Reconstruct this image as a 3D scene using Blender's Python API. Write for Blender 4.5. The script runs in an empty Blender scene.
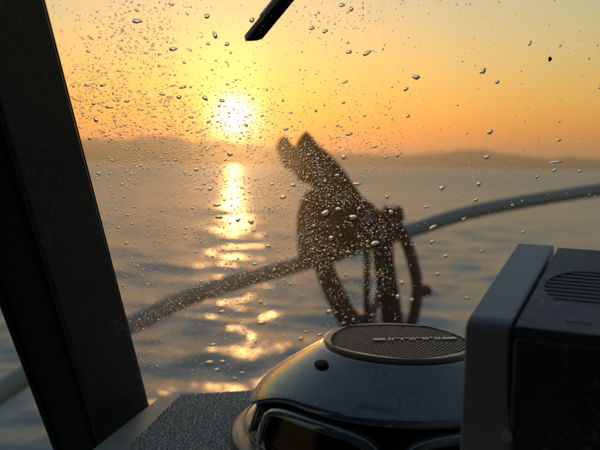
import bpy, bmesh, math, random
import numpy as np
from mathutils import Vector, Matrix, noise

R = math.radians
random.seed(7)
rng = np.random.default_rng(7)
scene = bpy.context.scene
col = scene.collection

# ------------------------------------------------------------------ camera
EYE = Vector((0.0, 0.0, 2.05))
FPX = 724.0                                  # focal length in photo pixels (600 wide)
PITCH, ROLL = R(-4.75), R(1.05)
CAMROT = (Matrix.Rotation(R(90) + PITCH, 4, 'X') @ Matrix.Rotation(ROLL, 4, 'Z'))
cam_data = bpy.data.cameras.new('camera')
cam = bpy.data.objects.new('camera', cam_data)
col.objects.link(cam)
cam.matrix_world = Matrix.Translation(EYE) @ CAMROT
cam_data.sensor_width = 36.0
cam_data.lens = FPX / 600 * 36.0
cam_data.clip_start = 0.01
cam_data.clip_end = 40000
cam_data.dof.use_dof = True
cam_data.dof.focus_distance = 0.40
cam_data.dof.aperture_fstop = 12.0
scene.camera = cam


def ray(px, py):
    """direction of a photo pixel, scaled so that its Y is 1"""
    d = CAMROT.to_3x3() @ Vector(((px - 300) / FPX, -(py - 225) / FPX, -1))
    return d / d.y


def at(px, py, Y):
    return EYE + ray(px, py) * Y


# ------------------------------------------------------------------ sky and sun
SUNDIR = ray(234, 118).normalized()
SUN_EL = math.asin(SUNDIR.z)
SUN_AZ = math.atan2(SUNDIR.x, SUNDIR.y)
world = bpy.data.worlds.new('World')
scene.world = world
world.use_nodes = True
wn, wl = world.node_tree.nodes, world.node_tree.links
wn.clear()
w_out = wn.new('ShaderNodeOutputWorld')
w_sky = wn.new('ShaderNodeTexSky')
w_sky.sky_type = 'NISHITA'
w_sky.sun_disc = False
w_sky.sun_elevation = SUN_EL
w_sky.sun_rotation = SUN_AZ
w_sky.altitude = 0
w_sky.air_density = 2.1
w_sky.dust_density = 0.4
w_sky.ozone_density = 2.7
w_bg = wn.new('ShaderNodeBackground')
w_bg.inputs['Strength'].default_value = 0.13
wl.new(w_sky.outputs[0], w_bg.inputs[0])
# the sun's disc and its aureole in the misty air, as part of the sky
w_tc = wn.new('ShaderNodeTexCoord')
w_dot = wn.new('ShaderNodeVectorMath'); w_dot.operation = 'DOT_PRODUCT'
w_nrm = wn.new('ShaderNodeVectorMath'); w_nrm.operation = 'NORMALIZE'
wl.new(w_tc.outputs['Generated'], w_nrm.inputs[0])
wl.new(w_nrm.outputs[0], w_dot.inputs[0])
w_dot.inputs[1].default_value = SUNDIR
w_ac = wn.new('ShaderNodeMath'); w_ac.operation = 'ARCCOSINE'; w_ac.use_clamp = False
w_min = wn.new('ShaderNodeMath'); w_min.operation = 'MINIMUM'; w_min.inputs[1].default_value = 0.9999999
wl.new(w_dot.outputs['Value'], w_min.inputs[0])
wl.new(w_min.outputs[0], w_ac.inputs[0])


def wm(op, a, b=None):
    n = wn.new('ShaderNodeMath'); n.operation = op
    for i, v in enumerate((a, b)):
        if v is None: continue
        if isinstance(v, (int, float)): n.inputs[i].default_value = v
        else: wl.new(v, n.inputs[i])
    return n.outputs[0]


def aureole(width_deg, power, color, strength):
    x = wm('POWER', wm('DIVIDE', w_ac.outputs[0], R(width_deg)), power)
    e = wm('EXPONENT', wm('MULTIPLY', x, -1.0))
    b = wn.new('ShaderNodeBackground')
    b.inputs[0].default_value = (*color, 1)
    wl.new(wm('MULTIPLY', e, strength), b.inputs[1])
    return b.outputs[0]


def wadd(a, b):
    n = wn.new('ShaderNodeAddShader'); wl.new(a, n.inputs[0]); wl.new(b, n.inputs[1]); return n.outputs[0]


w_sum = wadd(w_bg.outputs[0], aureole(1.5, 2.2, (1.0, 0.84, 0.5), 2.4))
w_sum = wadd(w_sum, aureole(2.6, 1.0, (1.0, 0.58, 0.20), 0.34))
w_sum = wadd(w_sum, aureole(20.0, 1.3, (1.0, 0.56, 0.38), 0.055))
wl.new(w_sum, w_out.inputs['Surface'])

sun_data = bpy.data.lights.new('sun', 'SUN')
sun_data.energy = 0.14
sun_data.angle = R(0.6)
sun_data.color = (1.0, 0.50, 0.16)
sun = bpy.data.objects.new('sun', sun_data)
col.objects.link(sun)
sun.rotation_euler = SUNDIR.to_track_quat('Z', 'Y').to_euler()
sun.location = (0, 0, 30)

scene.view_settings.view_transform = 'Standard'
scene.view_settings.look = 'None'
scene.view_settings.gamma = 1
scene.view_settings.use_curve_mapping = False
scene.view_settings.exposure = 1.38
scene.render.engine = 'CYCLES'
scene.cycles.max_bounces = 14
scene.cycles.transmission_bounces = 10
scene.cycles.transparent_max_bounces = 16
scene.cycles.volume_bounces = 1
scene.cycles.sample_clamp_indirect = 6.0
scene.cycles.caustics_refractive = True
scene.cycles.blur_glossy = 0.5
scene.cycles.use_denoising = True


# ------------------------------------------------------------------ materials
def mat(name, base=(0.5, 0.5, 0.5), rough=0.5, metal=0.0, spec=0.5, coat=0.0, coat_rough=0.05,
        ior=1.5, noise_scale=None, noise_amt=0.0, bump_scale=None, bump=0.0, bump_dist=0.001,
        rough_var=0.0, bump_kind='noise', dust=0.0):
    m = bpy.data.materials.new(name); m.use_nodes = True
    nt = m.node_tree; p = nt.nodes['Principled BSDF']
    p.inputs['Base Color'].default_value = (*base, 1)
    p.inputs['Roughness'].default_value = rough
    p.inputs['Metallic'].default_value = metal
    p.inputs['Specular IOR Level'].default_value = spec
    p.inputs['Coat Weight'].default_value = coat
    p.inputs['Coat Roughness'].default_value = coat_rough
    p.inputs['IOR'].default_value = ior
    tc = nt.nodes.new('ShaderNodeTexCoord')
    if noise_scale:
        n = nt.nodes.new('ShaderNodeTexNoise'); n.inputs['Scale'].default_value = noise_scale
        n.inputs['Detail'].default_value = 5
        nt.links.new(tc.outputs['Object'], n.inputs['Vector'])
        if noise_amt:
            mx = nt.nodes.new('ShaderNodeMix'); mx.data_type = 'RGBA'
            mx.inputs['A'].default_value = (*[c * (1 - noise_amt) for c in base], 1)
            mx.inputs['B'].default_value = (*[min(1, c * (1 + noise_amt)) for c in base], 1)
            nt.links.new(n.outputs['Fac'], mx.inputs['Factor'])
            nt.links.new(mx.outputs['Result'], p.inputs['Base Color'])
        if rough_var:
            mr = nt.nodes.new('ShaderNodeMapRange')
            mr.inputs['From Min'].default_value = 0.3; mr.inputs['From Max'].default_value = 0.7
            mr.inputs['To Min'].default_value = max(0.02, rough - rough_var)
            mr.inputs['To Max'].default_value = min(1, rough + rough_var)
            nt.links.new(n.outputs['Fac'], mr.inputs['Value'])
            nt.links.new(mr.outputs['Result'], p.inputs['Roughness'])
    if dust:
        src = p.inputs['Base Color'].links[0].from_socket if p.inputs['Base Color'].links else None
        d1 = nt.nodes.new('ShaderNodeTexNoise'); d1.inputs['Scale'].default_value = 420; d1.inputs['Detail'].default_value = 2
        d2 = nt.nodes.new('ShaderNodeTexNoise'); d2.inputs['Scale'].default_value = 26; d2.inputs['Detail'].default_value = 4
        for d in (d1, d2): nt.links.new(tc.outputs['Object'], d.inputs['Vector'])
        ad = nt.nodes.new('ShaderNodeMath'); ad.operation = 'MULTIPLY_ADD'; ad.inputs[1].default_value = 0.6
        nt.links.new(d2.outputs['Fac'], ad.inputs[0]); nt.links.new(d1.outputs['Fac'], ad.inputs[2])
        th = nt.nodes.new('ShaderNodeMapRange')
        th.inputs['From Min'].default_value = 0.90; th.inputs['From Max'].default_value = 1.02; th.inputs['To Max'].default_value = dust
        nt.links.new(ad.outputs[0], th.inputs['Value'])
        dm = nt.nodes.new('ShaderNodeMix'); dm.data_type = 'RGBA'
        dm.inputs['A'].default_value = (*base, 1)
        if src: nt.links.new(src, dm.inputs['A'])
        dm.inputs['B'].default_value = (0.45, 0.44, 0.42, 1)
        nt.links.new(th.outputs[0], dm.inputs['Factor']); nt.links.new(dm.outputs['Result'], p.inputs['Base Color'])
    if bump_scale:
        if bump_kind == 'voronoi':
            b = nt.nodes.new('ShaderNodeTexVoronoi'); out = 'Distance'
        else:
            b = nt.nodes.new('ShaderNodeTexNoise'); b.inputs['Detail'].default_value = 3; out = 'Fac'
        b.inputs['Scale'].default_value = bump_scale
        nt.links.new(tc.outputs['Object'], b.inputs['Vector'])
        bp = nt.nodes.new('ShaderNodeBump')
        bp.inputs['Strength'].default_value = bump
        bp.inputs['Distance'].default_value = bump_dist
        nt.links.new(b.outputs[out], bp.inputs['Height'])
        nt.links.new(bp.outputs[0], p.inputs['Normal'])
    return m


M = {}
M['trim'] = mat('pillar_trim_vinyl', (0.025, 0.025, 0.026), 0.5, dust=0.12, noise_scale=30, noise_amt=0.25,
                bump_scale=900, bump=0.25, bump_dist=0.0004, rough_var=0.1)
M['black'] = mat('black_rubber', (0.008, 0.008, 0.008), 0.6, spec=0.3, noise_scale=60, noise_amt=0.3)
M['bead'] = mat('glazing_bead', (0.22, 0.24, 0.22), 0.3, metal=0.7)
M['dash_paint'] = mat('dashboard_gelcoat', (0.38, 0.43, 0.45), 0.42, noise_scale=25, noise_amt=0.18,
                      bump_scale=300, bump=0.15, bump_dist=0.0004, rough_var=0.12)
M['nonslip'] = mat('nonslip_grain', (0.48, 0.48, 0.49), 0.5, spec=0.2, noise_scale=700, noise_amt=0.9,
                   bump_scale=800, bump=1.0, bump_dist=0.0007, rough_var=0.14)
M['gloss'] = mat('glossy_black_plastic', (0.075, 0.105, 0.13), 0.14, spec=1.0, coat=1.0, coat_rough=0.08,
                 noise_scale=55, noise_amt=0.4, bump_scale=150, bump=0.05, bump_dist=0.0006, rough_var=0.10, dust=0.45)
M['rim'] = mat('satin_grey_rim', (0.26, 0.26, 0.255), 0.32, metal=0.2, noise_scale=90, noise_amt=0.2, rough_var=0.1)
M['mesh'] = mat('grille_grey_plastic', (0.20, 0.20, 0.205), 0.45, spec=0.4, noise_scale=200, noise_amt=0.3)
M['mark'] = mat('pale_badge', (0.72, 0.70, 0.66), 0.35, noise_scale=200, noise_amt=0.15)
M['smoked'] = mat('smoked_window', (0.004, 0.004, 0.005), 0.15, spec=0.2)
M['box'] = mat('box_black_plastic', (0.042, 0.043, 0.044), 0.38, dust=0.3, spec=0.8, noise_scale=35, noise_amt=0.2,
               bump_scale=700, bump=0.3, bump_dist=0.0004, rough_var=0.1)
M['cap'] = mat('box_grey_end_cap', (0.32, 0.325, 0.34), 0.28, dust=0.4, spec=1.0, noise_scale=30, noise_amt=0.2,
               bump_scale=500, bump=0.2, bump_dist=0.0004, rough_var=0.12)
M['cap_dark'] = mat('grey_box_plastic', (0.10, 0.102, 0.106), 0.4, spec=0.8, noise_scale=35, noise_amt=0.2)
M['screw'] = mat('screw_steel', (0.55, 0.55, 0.55), 0.4, metal=0.3)
M['steel'] = mat('weathered_rail_steel', (0.30, 0.305, 0.31), 0.45, metal=0.3, noise_scale=14, noise_amt=0.35, rough_var=0.15)
M['iron'] = mat('dark_anchor_iron', (0.040, 0.020, 0.012), 0.6, noise_scale=20, noise_amt=0.5,
                bump_scale=60, bump=0.4, bump_dist=0.004)
M['rust'] = mat('rusty_brown_iron', (0.16, 0.085, 0.055), 0.65, noise_scale=16, noise_amt=0.5,
                bump_scale=60, bump=0.4, bump_dist=0.004)
M['rope'] = mat('dark_brown_rope', (0.055, 0.032, 0.02), 0.85, noise_scale=80, noise_amt=0.5,
                bump_scale=120, bump=0.8, bump_dist=0.004)
M['deck'] = mat('deck_gelcoat', (0.30, 0.30, 0.29), 0.5, noise_scale=8, noise_amt=0.2)
M['bulkhead'] = mat('unseen_bulkhead_dark', (0.018, 0.016, 0.014), 0.6, noise_scale=6, noise_amt=0.3)  # near-black, for the unseen bulkhead added to keep skylight off front faces
M['hull'] = mat('hull_paint', (0.10, 0.12, 0.15), 0.3, noise_scale=4, noise_amt=0.2)
M['land'] = mat('far_wooded_shore', (0.05, 0.052, 0.035), 0.9, noise_scale=0.01, noise_amt=0.5)


def glass_material(name, salt):
    m = bpy.data.materials.new(name); m.use_nodes = True
    nt = m.node_tree; nt.nodes.clear()
    N, L = nt.nodes.new, nt.links.new
    out = N('ShaderNodeOutputMaterial')
    tr = N('ShaderNodeBsdfTransparent'); tr.inputs[0].default_value = (0.98, 0.98, 0.97, 1)
    gl = N('ShaderNodeBsdfGlossy'); gl.inputs['Roughness'].default_value = 0.02
    fr = N('ShaderNodeFresnel'); fr.inputs[0].default_value = 1.25
    geo = N('ShaderNodeNewGeometry')
    inv = N('ShaderNodeMath'); inv.operation = 'SUBTRACT'; inv.inputs[0].default_value = 1.0
    L(geo.outputs['Backfacing'], inv.inputs[1])
    ff = N('ShaderNodeMath'); ff.operation = 'MULTIPLY'; L(fr.outputs[0], ff.inputs[0]); L(inv.outputs[0], ff.inputs[1])
    mx = N('ShaderNodeMixShader')
    L(ff.outputs[0], mx.inputs[0]); L(tr.outputs[0], mx.inputs[1]); L(gl.outputs[0], mx.inputs[2])
    # dried salt and mist on the pane: scatters light forward, thick towards the pillar, thin and patchy elsewhere
    rf = N('ShaderNodeBsdfRefraction'); rf.inputs['IOR'].default_value = 1.16; rf.inputs['Roughness'].default_value = 0.62
    tl = N('ShaderNodeBsdfTranslucent'); tl.inputs[0].default_value = (0.9, 0.88, 0.85, 1)
    fm = N('ShaderNodeMixShader'); fm.inputs[0].default_value = 0.12
    L(rf.outputs[0], fm.inputs[1]); L(tl.outputs[0], fm.inputs[2])
    tc = N('ShaderNodeTexCoord')
    n1 = N('ShaderNodeTexNoise'); n1.inputs['Scale'].default_value = 11; n1.inputs['Detail'].default_value = 7
    L(tc.outputs['Object'], n1.inputs['Vector'])
    mr = N('ShaderNodeMapRange')
    mr.inputs['From Min'].default_value = 0.35; mr.inputs['From Max'].default_value = 0.7
    mr.inputs['To Min'].default_value = 0.45; mr.inputs['To Max'].default_value = 1.0
    L(n1.outputs['Fac'], mr.inputs['Value'])
    sx = N('ShaderNodeSeparateXYZ'); L(tc.outputs['Object'], sx.inputs[0])
    m2 = N('ShaderNodeMapRange'); m2.interpolation_type = 'SMOOTHSTEP'
    m2.inputs['From Min'].default_value = -0.08; m2.inputs['From Max'].default_value = 0.09
    m2.inputs['To Min'].default_value = salt; m2.inputs['To Max'].default_value = 0.02
    L(sx.outputs['X'], m2.inputs['Value'])
    mm = N('ShaderNodeMath'); mm.operation = 'MULTIPLY'
    L(mr.outputs[0], mm.inputs[0]); L(m2.outputs[0], mm.inputs[1])
    mx2 = N('ShaderNodeMixShader')
    L(mm.outputs[0], mx2.inputs[0]); L(mx.outputs[0], mx2.inputs[1]); L(fm.outputs[0], mx2.inputs[2])
    L(mx2.outputs[0], out.inputs['Surface'])
    return m


M['glass'] = glass_material('salted_window_glass', 0.075)
M['side_glass'] = glass_material('side_window_glass', 0.03)


def drop_material():
    m = bpy.data.materials.new('rain_water_drop'); m.use_nodes = True
    p = m.node_tree.nodes['Principled BSDF']
    p.inputs['Base Color'].default_value = (1, 1, 1, 1)
    p.inputs['Roughness'].default_value = 0.0
    p.inputs['IOR'].default_value = 1.33
    p.inputs['Transmission Weight'].default_value = 1.0
    return m


M['drop'] = drop_material()


def water_material():
    m = bpy.data.materials.new('sea_water'); m.use_nodes = True
    nt = m.node_tree; p = nt.nodes['Principled BSDF']
    p.inputs['Base Color'].default_value = (0.29, 0.305, 0.325, 1)
    p.inputs['Roughness'].default_value = 0.27
    p.inputs['IOR'].default_value = 1.333
    tc = nt.nodes.new('ShaderNodeTexCoord')
    mp = nt.nodes.new('ShaderNodeMapping'); mp.inputs['Scale'].default_value = (0.6, 1.0, 1.0)
    # open water away from the boat's lee carries more wind ripple, too fine to model
    ln = nt.nodes.new('ShaderNodeVectorMath'); ln.operation = 'LENGTH'; nt.links.new(tc.outputs['Object'], ln.inputs[0])
    rr = nt.nodes.new('ShaderNodeMapRange'); rr.interpolation_type = 'SMOOTHSTEP'
    rr.inputs['From Min'].default_value = 12; rr.inputs['From Max'].default_value = 110
    rr.inputs['To Min'].default_value = 0.25; rr.inputs['To Max'].default_value = 0.33
    nt.links.new(ln.outputs['Value'], rr.inputs['Value']); nt.links.new(rr.outputs[0], p.inputs['Roughness'])
    nt.links.new(tc.outputs['Object'], mp.inputs[0])
    prev = None
    for sc_, st, dist in ((0.5, 0.6, 0.30), (1.7, 0.7, 0.14), (6.0, 0.8, 0.05)):
        n = nt.nodes.new('ShaderNodeTexNoise'); n.inputs['Scale'].default_value = sc_; n.inputs['Detail'].default_value = 4
        nt.links.new(mp.outputs[0], n.inputs['Vector'])
        b = nt.nodes.new('ShaderNodeBump'); b.inputs['Strength'].default_value = st; b.inputs['Distance'].default_value = dist
        nt.links.new(n.outputs['Fac'], b.inputs['Height'])
        if prev: nt.links.new(prev.outputs[0], b.inputs['Normal'])
        prev = b
    nt.links.new(prev.outputs[0], p.inputs['Normal'])
    return m


M['water'] = water_material()


# ------------------------------------------------------------------ helpers
def obj(name, bm, m, parent=None, smooth=False):
    me = bpy.data.meshes.new(name)
    bmesh.ops.recalc_face_normals(bm, faces=bm.faces[:])
    bm.to_mesh(me); bm.free()
    me.materials.append(m)
    if smooth:
        me.polygons.foreach_set('use_smooth', [True] * len(me.polygons))
    o = bpy.data.objects.new(name, me)
    col.objects.link(o)
    if parent: o.parent = parent
    return o


def empty(name, loc=(0, 0, 0)):
    o = bpy.data.objects.new(name, None); col.objects.link(o); o.location = loc
    o.empty_display_size = 0.05
    return o


def tag(o, label=None, cat=None, group=None, kind=None):
    for k, v in (('label', label), ('category', cat), ('group', group), ('kind', kind)):
        if v: o[k] = v
    return o


def adopt(child, parent):
    """parent a part built in world space to an Empty that stands somewhere else"""
    child.parent = parent
    child.matrix_parent_inverse = Matrix.Translation(-parent.location)
    return child


def bevel(o, w, seg=3, angle=30):
    b = o.modifiers.new('bevel', 'BEVEL'); b.width = w; b.segments = seg
    b.limit_method = 'ANGLE'; b.angle_limit = R(angle)
    for p in o.data.polygons: p.use_smooth = True
    wn_ = o.modifiers.new('wn', 'WEIGHTED_NORMAL'); wn_.keep_sharp = True
    return o


def prism(bm, bottom, top):
    """closed solid between two loops of the same length"""
    a = [bm.verts.new(p) for p in bottom]; b = [bm.verts.new(p) for p in top]
    n = len(a)
    for i in range(n):
        bm.faces.new((a[i], a[(i + 1) % n], b[(i + 1) % n], b[i]))
    bm.faces.new(a[::-1]); bm.faces.new(b)


def extrude_poly(bm, pts, vec):
    prism(bm, pts, [Vector(p) + vec for p in pts])


def smooth_path(pts, n=8):
    out = []
    P = [Vector(p) for p in pts]
    P = [P[0] * 2 - P[1]] + P + [P[-1] * 2 - P[-2]]
    for i in range(1, len(P) - 2):
        for k in range(n):
            t = k / n
            a, b, c, d = P[i - 1], P[i], P[i + 1], P[i + 2]
            out.append(0.5 * ((2 * b) + (c - a) * t + (2 * a - 5 * b + 4 * c - d) * t * t + (3 * b - a - 3 * c + d) * t ** 3))
    out.append(P[-2])
    return out


def tube(bm, path, rad, seg=12, caps=True):
    rads = rad if isinstance(rad, (list, tuple)) else [rad] * len(path)
    rings = []
    prevn = None
    for i, p in enumerate(path):
        t = (path[min(i + 1, len(path) - 1)] - path[max(i - 1, 0)]).normalized()
        if prevn is None:
            nrm = t.orthogonal().normalized()
        else:
            nrm = (prevn - t * prevn.dot(t)).normalized()
        prevn = nrm
        bn = t.cross(nrm)
        rings.append([bm.verts.new(p + (nrm * math.cos(a) + bn * math.sin(a)) * rads[i])
                      for a in (2 * math.pi * k / seg for k in range(seg))])
    for a, b in zip(rings, rings[1:]):
        for k in range(seg):
            bm.faces.new((a[k], a[(k + 1) % seg], b[(k + 1) % seg], b[k]))
    if caps:
        bm.faces.new(rings[0][::-1]); bm.faces.new(rings[-1])


def lathe(bm, prof, center, seg=96, zfun=None, close=True):
    rings = []
    for j, (r, z) in enumerate(prof):
        ring = []
        for k in range(seg):
            a = 2 * math.pi * k / seg
            zz = z if zfun is None else zfun(j, z, a)
            ring.append(bm.verts.new((center.x + r * math.cos(a), center.y + r * math.sin(a), zz)))
        rings.append(ring)
    for a, b in zip(rings, rings[1:]):
        for k in range(seg):
            bm.faces.new((a[k], a[(k + 1) % seg], b[(k + 1) % seg], b[k]))
    if close:
        bm.faces.new(rings[0][::-1]); bm.faces.new(rings[-1])
    return rings


# ------------------------------------------------------------------ the sea
def sea():
    cols_front = np.linspace(-36, 36, 440)
    cols_side = np.concatenate([np.linspace(36, 324, 100)[1:-1]])
    ang = np.radians(np.concatenate([cols_front, cols_side]))
    rings = np.concatenate([[0.0], np.geomspace(2.5, 400, 460), np.geomspace(400, 6000, 40)[1:]])
    A, D = np.meshgrid(ang, rings)
    X = np.sin(A) * D; Y = np.cos(A) * D
    Z = np.zeros_like(X)
    spacing = np.maximum(D * 0.011, np.where((np.degrees(A) > 40) & (np.degrees(A) < 320), D * 0.05, 0) * 0 + 0.02)
    r = np.random.default_rng(3)
    for i in range(46):
        lam = 0.45 * (14 / 0.45) ** (i / 45)
        th = R(200) + r.normal(0, 0.55)                 # waves come from ahead, right
        amp = 0.0060 * lam ** 0.42 * r.uniform(0.6, 1.3)
        if lam > 5: amp *= 0.6
        elif lam < 2: amp *= 1.35
        ph = r.uniform(0, 6.28)
        kx, ky = math.sin(th) * 2 * math.pi / lam, math.cos(th) * 2 * math.pi / lam
        fade = np.clip(lam / (spacing * 4) - 0.6, 0, 1)
        s = np.sin(kx * X + ky * Y + ph + 0.6 * np.sin(0.13 * X + 0.09 * Y + i))
        Z += amp * fade * (s + 0.25 * s * s)
    Z *= np.clip(D / 3.0, 0, 1)
    n_r, n_c = X.shape
    co = np.stack([X, Y, Z], -1).reshape(-1, 3)
    idx = np.arange(n_r * n_c).reshape(n_r, n_c)
    a = idx[:-1, :]; b = idx[1:, :]
    f = np.stack([a, b, np.roll(b, -1, 1), np.roll(a, -1, 1)], -1).reshape(-1, 4)
    me = bpy.data.meshes.new('sea')
    me.vertices.add(len(co)); me.vertices.foreach_set('co', co.astype(np.float32).ravel())
    me.loops.add(f.size); me.loops.foreach_set('vertex_index', f.astype(np.int32)[:, ::-1].ravel())
    me.polygons.add(len(f)); me.polygons.foreach_set('loop_start', np.arange(0, f.size, 4, dtype=np.int32))
    me.polygons.foreach_set('use_smooth', np.ones(len(f), dtype=bool))
    me.update(); me.validate()
    me.materials.append(M['water'])
    o = bpy.data.objects.new('sea', me); col.objects.link(o)
    tag(o, kind='structure')
    return o


sea()


# ------------------------------------------------------------------ the far shore
def shore():
    bm = bmesh.new()
    na, nd = 420, 9
    D0 = 2600.0
    rows = []
    for i in range(na + 1):
        az = -60 + 120 * i / na
        # ridge height in degrees above the water, read along the skyline
        pts = [(-60, 0.9), (-30, 1.2), (-17, 1.75), (-13.2, 1.8), (-12.6, 2.15), (-9.6, 2.1), (-9, 1.75), (-7, 1.8), (-3, 1.5), (0, 1.2), (5, 1.0), (8, 1.0),
               (10.5, 1.2), (12.5, 1.5), (13.8, 1.48), (15.5, 1.25), (17, 1.1), (19, 0.85), (20.2, 1.08), (21, 0.95), (24, 0.9), (35, 1.1), (60, 0.8)]
        for (a0, h0), (a1, h1) in zip(pts, pts[1:]):
            if a0 <= az <= a1:
                t = (az - a0) / (a1 - a0); t = t * t * (3 - 2 * t); hd = h0 + (h1 - h0) * t
                break
        hd += 0.10 * noise.noise((az * 0.9, 3, 0)) + 0.11 * noise.noise((az * 3.3, 9, 0)) + 0.05 * noise.noise((az * 9, 2, 0))
        row = []
        for j in range(nd + 1):
            u = j / nd
            d = D0 + 900 * u + 120 * noise.noise((az * 0.5, 1, 0)) * (1 - u)
            top = math.tan(R(max(hd, 0.1))) * (D0 + 600)
            z = -3 + top * math.sin(min(1, u / 0.65) * math.pi / 2) if u < 0.66 else -3 + top * (1 - 0.5 * (u - 0.66) / 0.34)
            z += (3.5 * noise.noise((az * 6, u * 9, 5))) * (0.2 + u)
            row.append(bm.verts.new((math.sin(R(az)) * d, math.cos(R(az)) * d, z)))
        rows.append(row)
    for a, b in zip(rows, rows[1:]):
        for j in range(nd):
            bm.faces.new((a[j], b[j], b[j + 1], a[j + 1]))
    o = obj('hills', bm, M['land'], smooth=True)
    tag(o, kind='structure')


shore()

# ------------------------------------------------------------------ the boat
H_DASH = 0.162                                   # dashboard below the eye
ZD = EYE.z - H_DASH
boat = empty('boat', (0.6, 0.3, 0.0))
tag(boat, 'boat we look out of: black window pillar, wet windscreen, grey dashboard and bow rail', 'boat')

# windscreen plane: rises from the dashboard's far edge and rakes back over the dashboard
A0 = Vector((at(148, 402, 0.5).x, 0.500, ZD - 0.006))
YAW, RAKE = R(13), R(33)
B_DIR = Vector((math.cos(YAW), math.sin(YAW), 0))
N_H = Vector((-math.sin(YAW), math.cos(YAW), 0))
W_DIR = Vector((0, 0, math.cos(RAKE))) - N_H * math.sin(RAKE)
G_N = B_DIR.cross(W_DIR).normalized()
if G_N.y < 0: G_N = -G_N                          # points outside


def on_glass(px, py, off=0.0):
    d = ray(px, py)
    t = (A0 + G_N * off - EYE).dot(G_N) / d.dot(G_N)
    return EYE + d * t


def guv(p):
    return (p - A0).dot(B_DIR), (p - A0).dot(W_DIR)


def gpt(u, v, off=0.0):
    return A0 + B_DIR * u + W_DIR * v + G_N * off


# windscreen pane
u0, v0 = guv(on_glass(146, 402)); ut, vt = guv(on_glass(38, -45))
bm = bmesh.new()
quad = [gpt(u0 - 0.004, 0.0), gpt(0.95, 0.0), gpt(0.95, vt), gpt(ut - 0.004, vt)]
extrude_poly(bm, quad, G_N * 0.005)
pane = obj('windscreen_pane', bm, M['glass'])
adopt(pane, boat); tag(pane, 'raked windscreen glass speckled with salt and water')


# pillar: a solid between edge lines that lean with the windscreen
def line_pt(p0, p1, y):
    t = (y - p0[1]) / (p1[1] - p0[1])
    return p0[0] + (p1[0] - p0[0]) * t


L0 = ((45, 0), (148, 402)); L1 = ((40, 0), (145.5, 402)); L2 = ((-40, 0), (93, 440)); L3 = ((-116, 0), (45, 430))
YT, YB = -45, 470
top, bot = [], []
for y, lst in ((YT, top), (YB, bot)):
    g1 = on_glass(line_pt(*L1, y), y, -0.004)
    d1 = g1.y
    lst.append(g1)
    lst.append(at(line_pt(*L2, y), y, d1 * 0.868))
    lst.append(at(line_pt(*L3, y), y, d1 * 0.90))
    lst.append(at(line_pt(*L3, y) + 20, y, d1 * 1.05))
    lst.append(on_glass(line_pt(*L1, y) - 3, y, 0.010) )
pillar = empty('window_pillar', bot[0]); adopt(pillar, boat)
tag(pillar, 'wide black pillar between windscreen and side window')
bm = bmesh.new(); prism(bm, bot, top)
post = obj('post', bm, M['black']); bevel(post, 0.004, 3)


def adopt2(o, p):
    o.parent = p
    o.matrix_parent_inverse = Matrix.Translation(-Vector(p['_w'])) if '_w' in p else Matrix.Identity(4)
    return o


def world_of(p):
    v = Vector((0, 0, 0))
    q = p
    while q is not None:
        v = v + q.matrix_parent_inverse.translation + q.location if q.parent else v + q.location
        q = q.parent
    return v


def under(child, parent):
    child.parent = parent
    child.matrix_parent_inverse = Matrix.Translation(-world_of(parent))
    return child


under(post, pillar)
# inner trim panel, a slightly padded sheet on the pillar's inner face with a fold line
bm = bmesh.new()
nrm_in = (bot[1] - bot[0]).cross(top[0] - bot[0]).normalized()
if nrm_in.x < 0: nrm_in = -nrm_in


def mixp(a, b, t): return a + (b - a) * t


for (s0, s1, th) in ((0.03, 0.985, 0.004),):
    lo = [mixp(bot[0], bot[1], s0), mixp(bot[0], bot[1], s1)]
    hi = [mixp(top[0], top[1], s0), mixp(top[0], top[1], s1)]
    lo = [p + nrm_in * 0.0005 for p in lo]; hi = [p + nrm_in * 0.0005 for p in hi]
    prism(bm, [lo[0], lo[1], lo[1] + nrm_in * th, lo[0] + nrm_in * th],
          [hi[0], hi[1], hi[1] + nrm_in * th, hi[0] + nrm_in * th])
trim = obj('trim_panel', bm, M['trim']); bevel(trim, 0.0018, 2); under(trim, pillar)
# rubber gasket strip along the glass and the pale bead beside it
bm = bmesh.new()
g = [(line_pt(*L1, y), line_pt(*L0, y), y) for y in (YB, YT)]
loops = []
for x1, x0, y in g:
    loops.append([on_glass(x1, y, -0.003), on_glass(x0, y, -0.003), on_glass(x0, y, -0.0005), on_glass(x1, y, -0.0005)])
prism(bm, loops[0], loops[1])
gk = obj('gasket', bm, M['black']); under(gk, pillar)
bm = bmesh.new()
p_lo = on_glass(line_pt(*L1, 330) - 0.3, 330, -0.0046); p_hi = on_glass(line_pt(*L1, YT) - 0.6, YT, -0.0046)
tube(bm, [p_lo, mixp(p_lo, p_hi, 0.5), p_hi], 0.00035, 6)
bd = obj('glazing_bead', bm, M['bead'], smooth=True); under(bd, pillar)
# raised rib on the pillar face that looks aft
bm = bmesh.new()
lo = mixp(bot[2], bot[1], 0.12); hi = mixp(top[2], top[1], 0.12)
tube(bm, [lo + Vector((0, -.001, 0)), mixp(lo, hi, .5) + Vector((0, -.001, 0)), hi + Vector((0, -.001, 0))], 0.0022, 8)
rb = obj('rib', bm, M['black'], smooth=True); under(rb, pillar)

# side window pane beyond the pillar
bm = bmesh.new()
s = [mixp(bot[2], bot[3], .5), mixp(top[2], top[3], .5)]
back = Vector((-0.05, -0.30, 0))
extrude_poly(bm, [s[0], s[0] + back, s[1] + back, s[1]], Vector((-0.004, 0.001, 0)))
sp = obj('side_window_pane', bm, M['side_glass']); adopt(sp, boat); tag(sp, 'side window glass behind the black pillar')

# dashboard: a moulded console top with a smooth border and a grained panel
DL = [at(148, 402, 1)]


def on_dash(px, py, up=0.0):
    d = ray(px, py)
    return EYE + d * ((ZD + up - EYE.z) / d.z)


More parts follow.
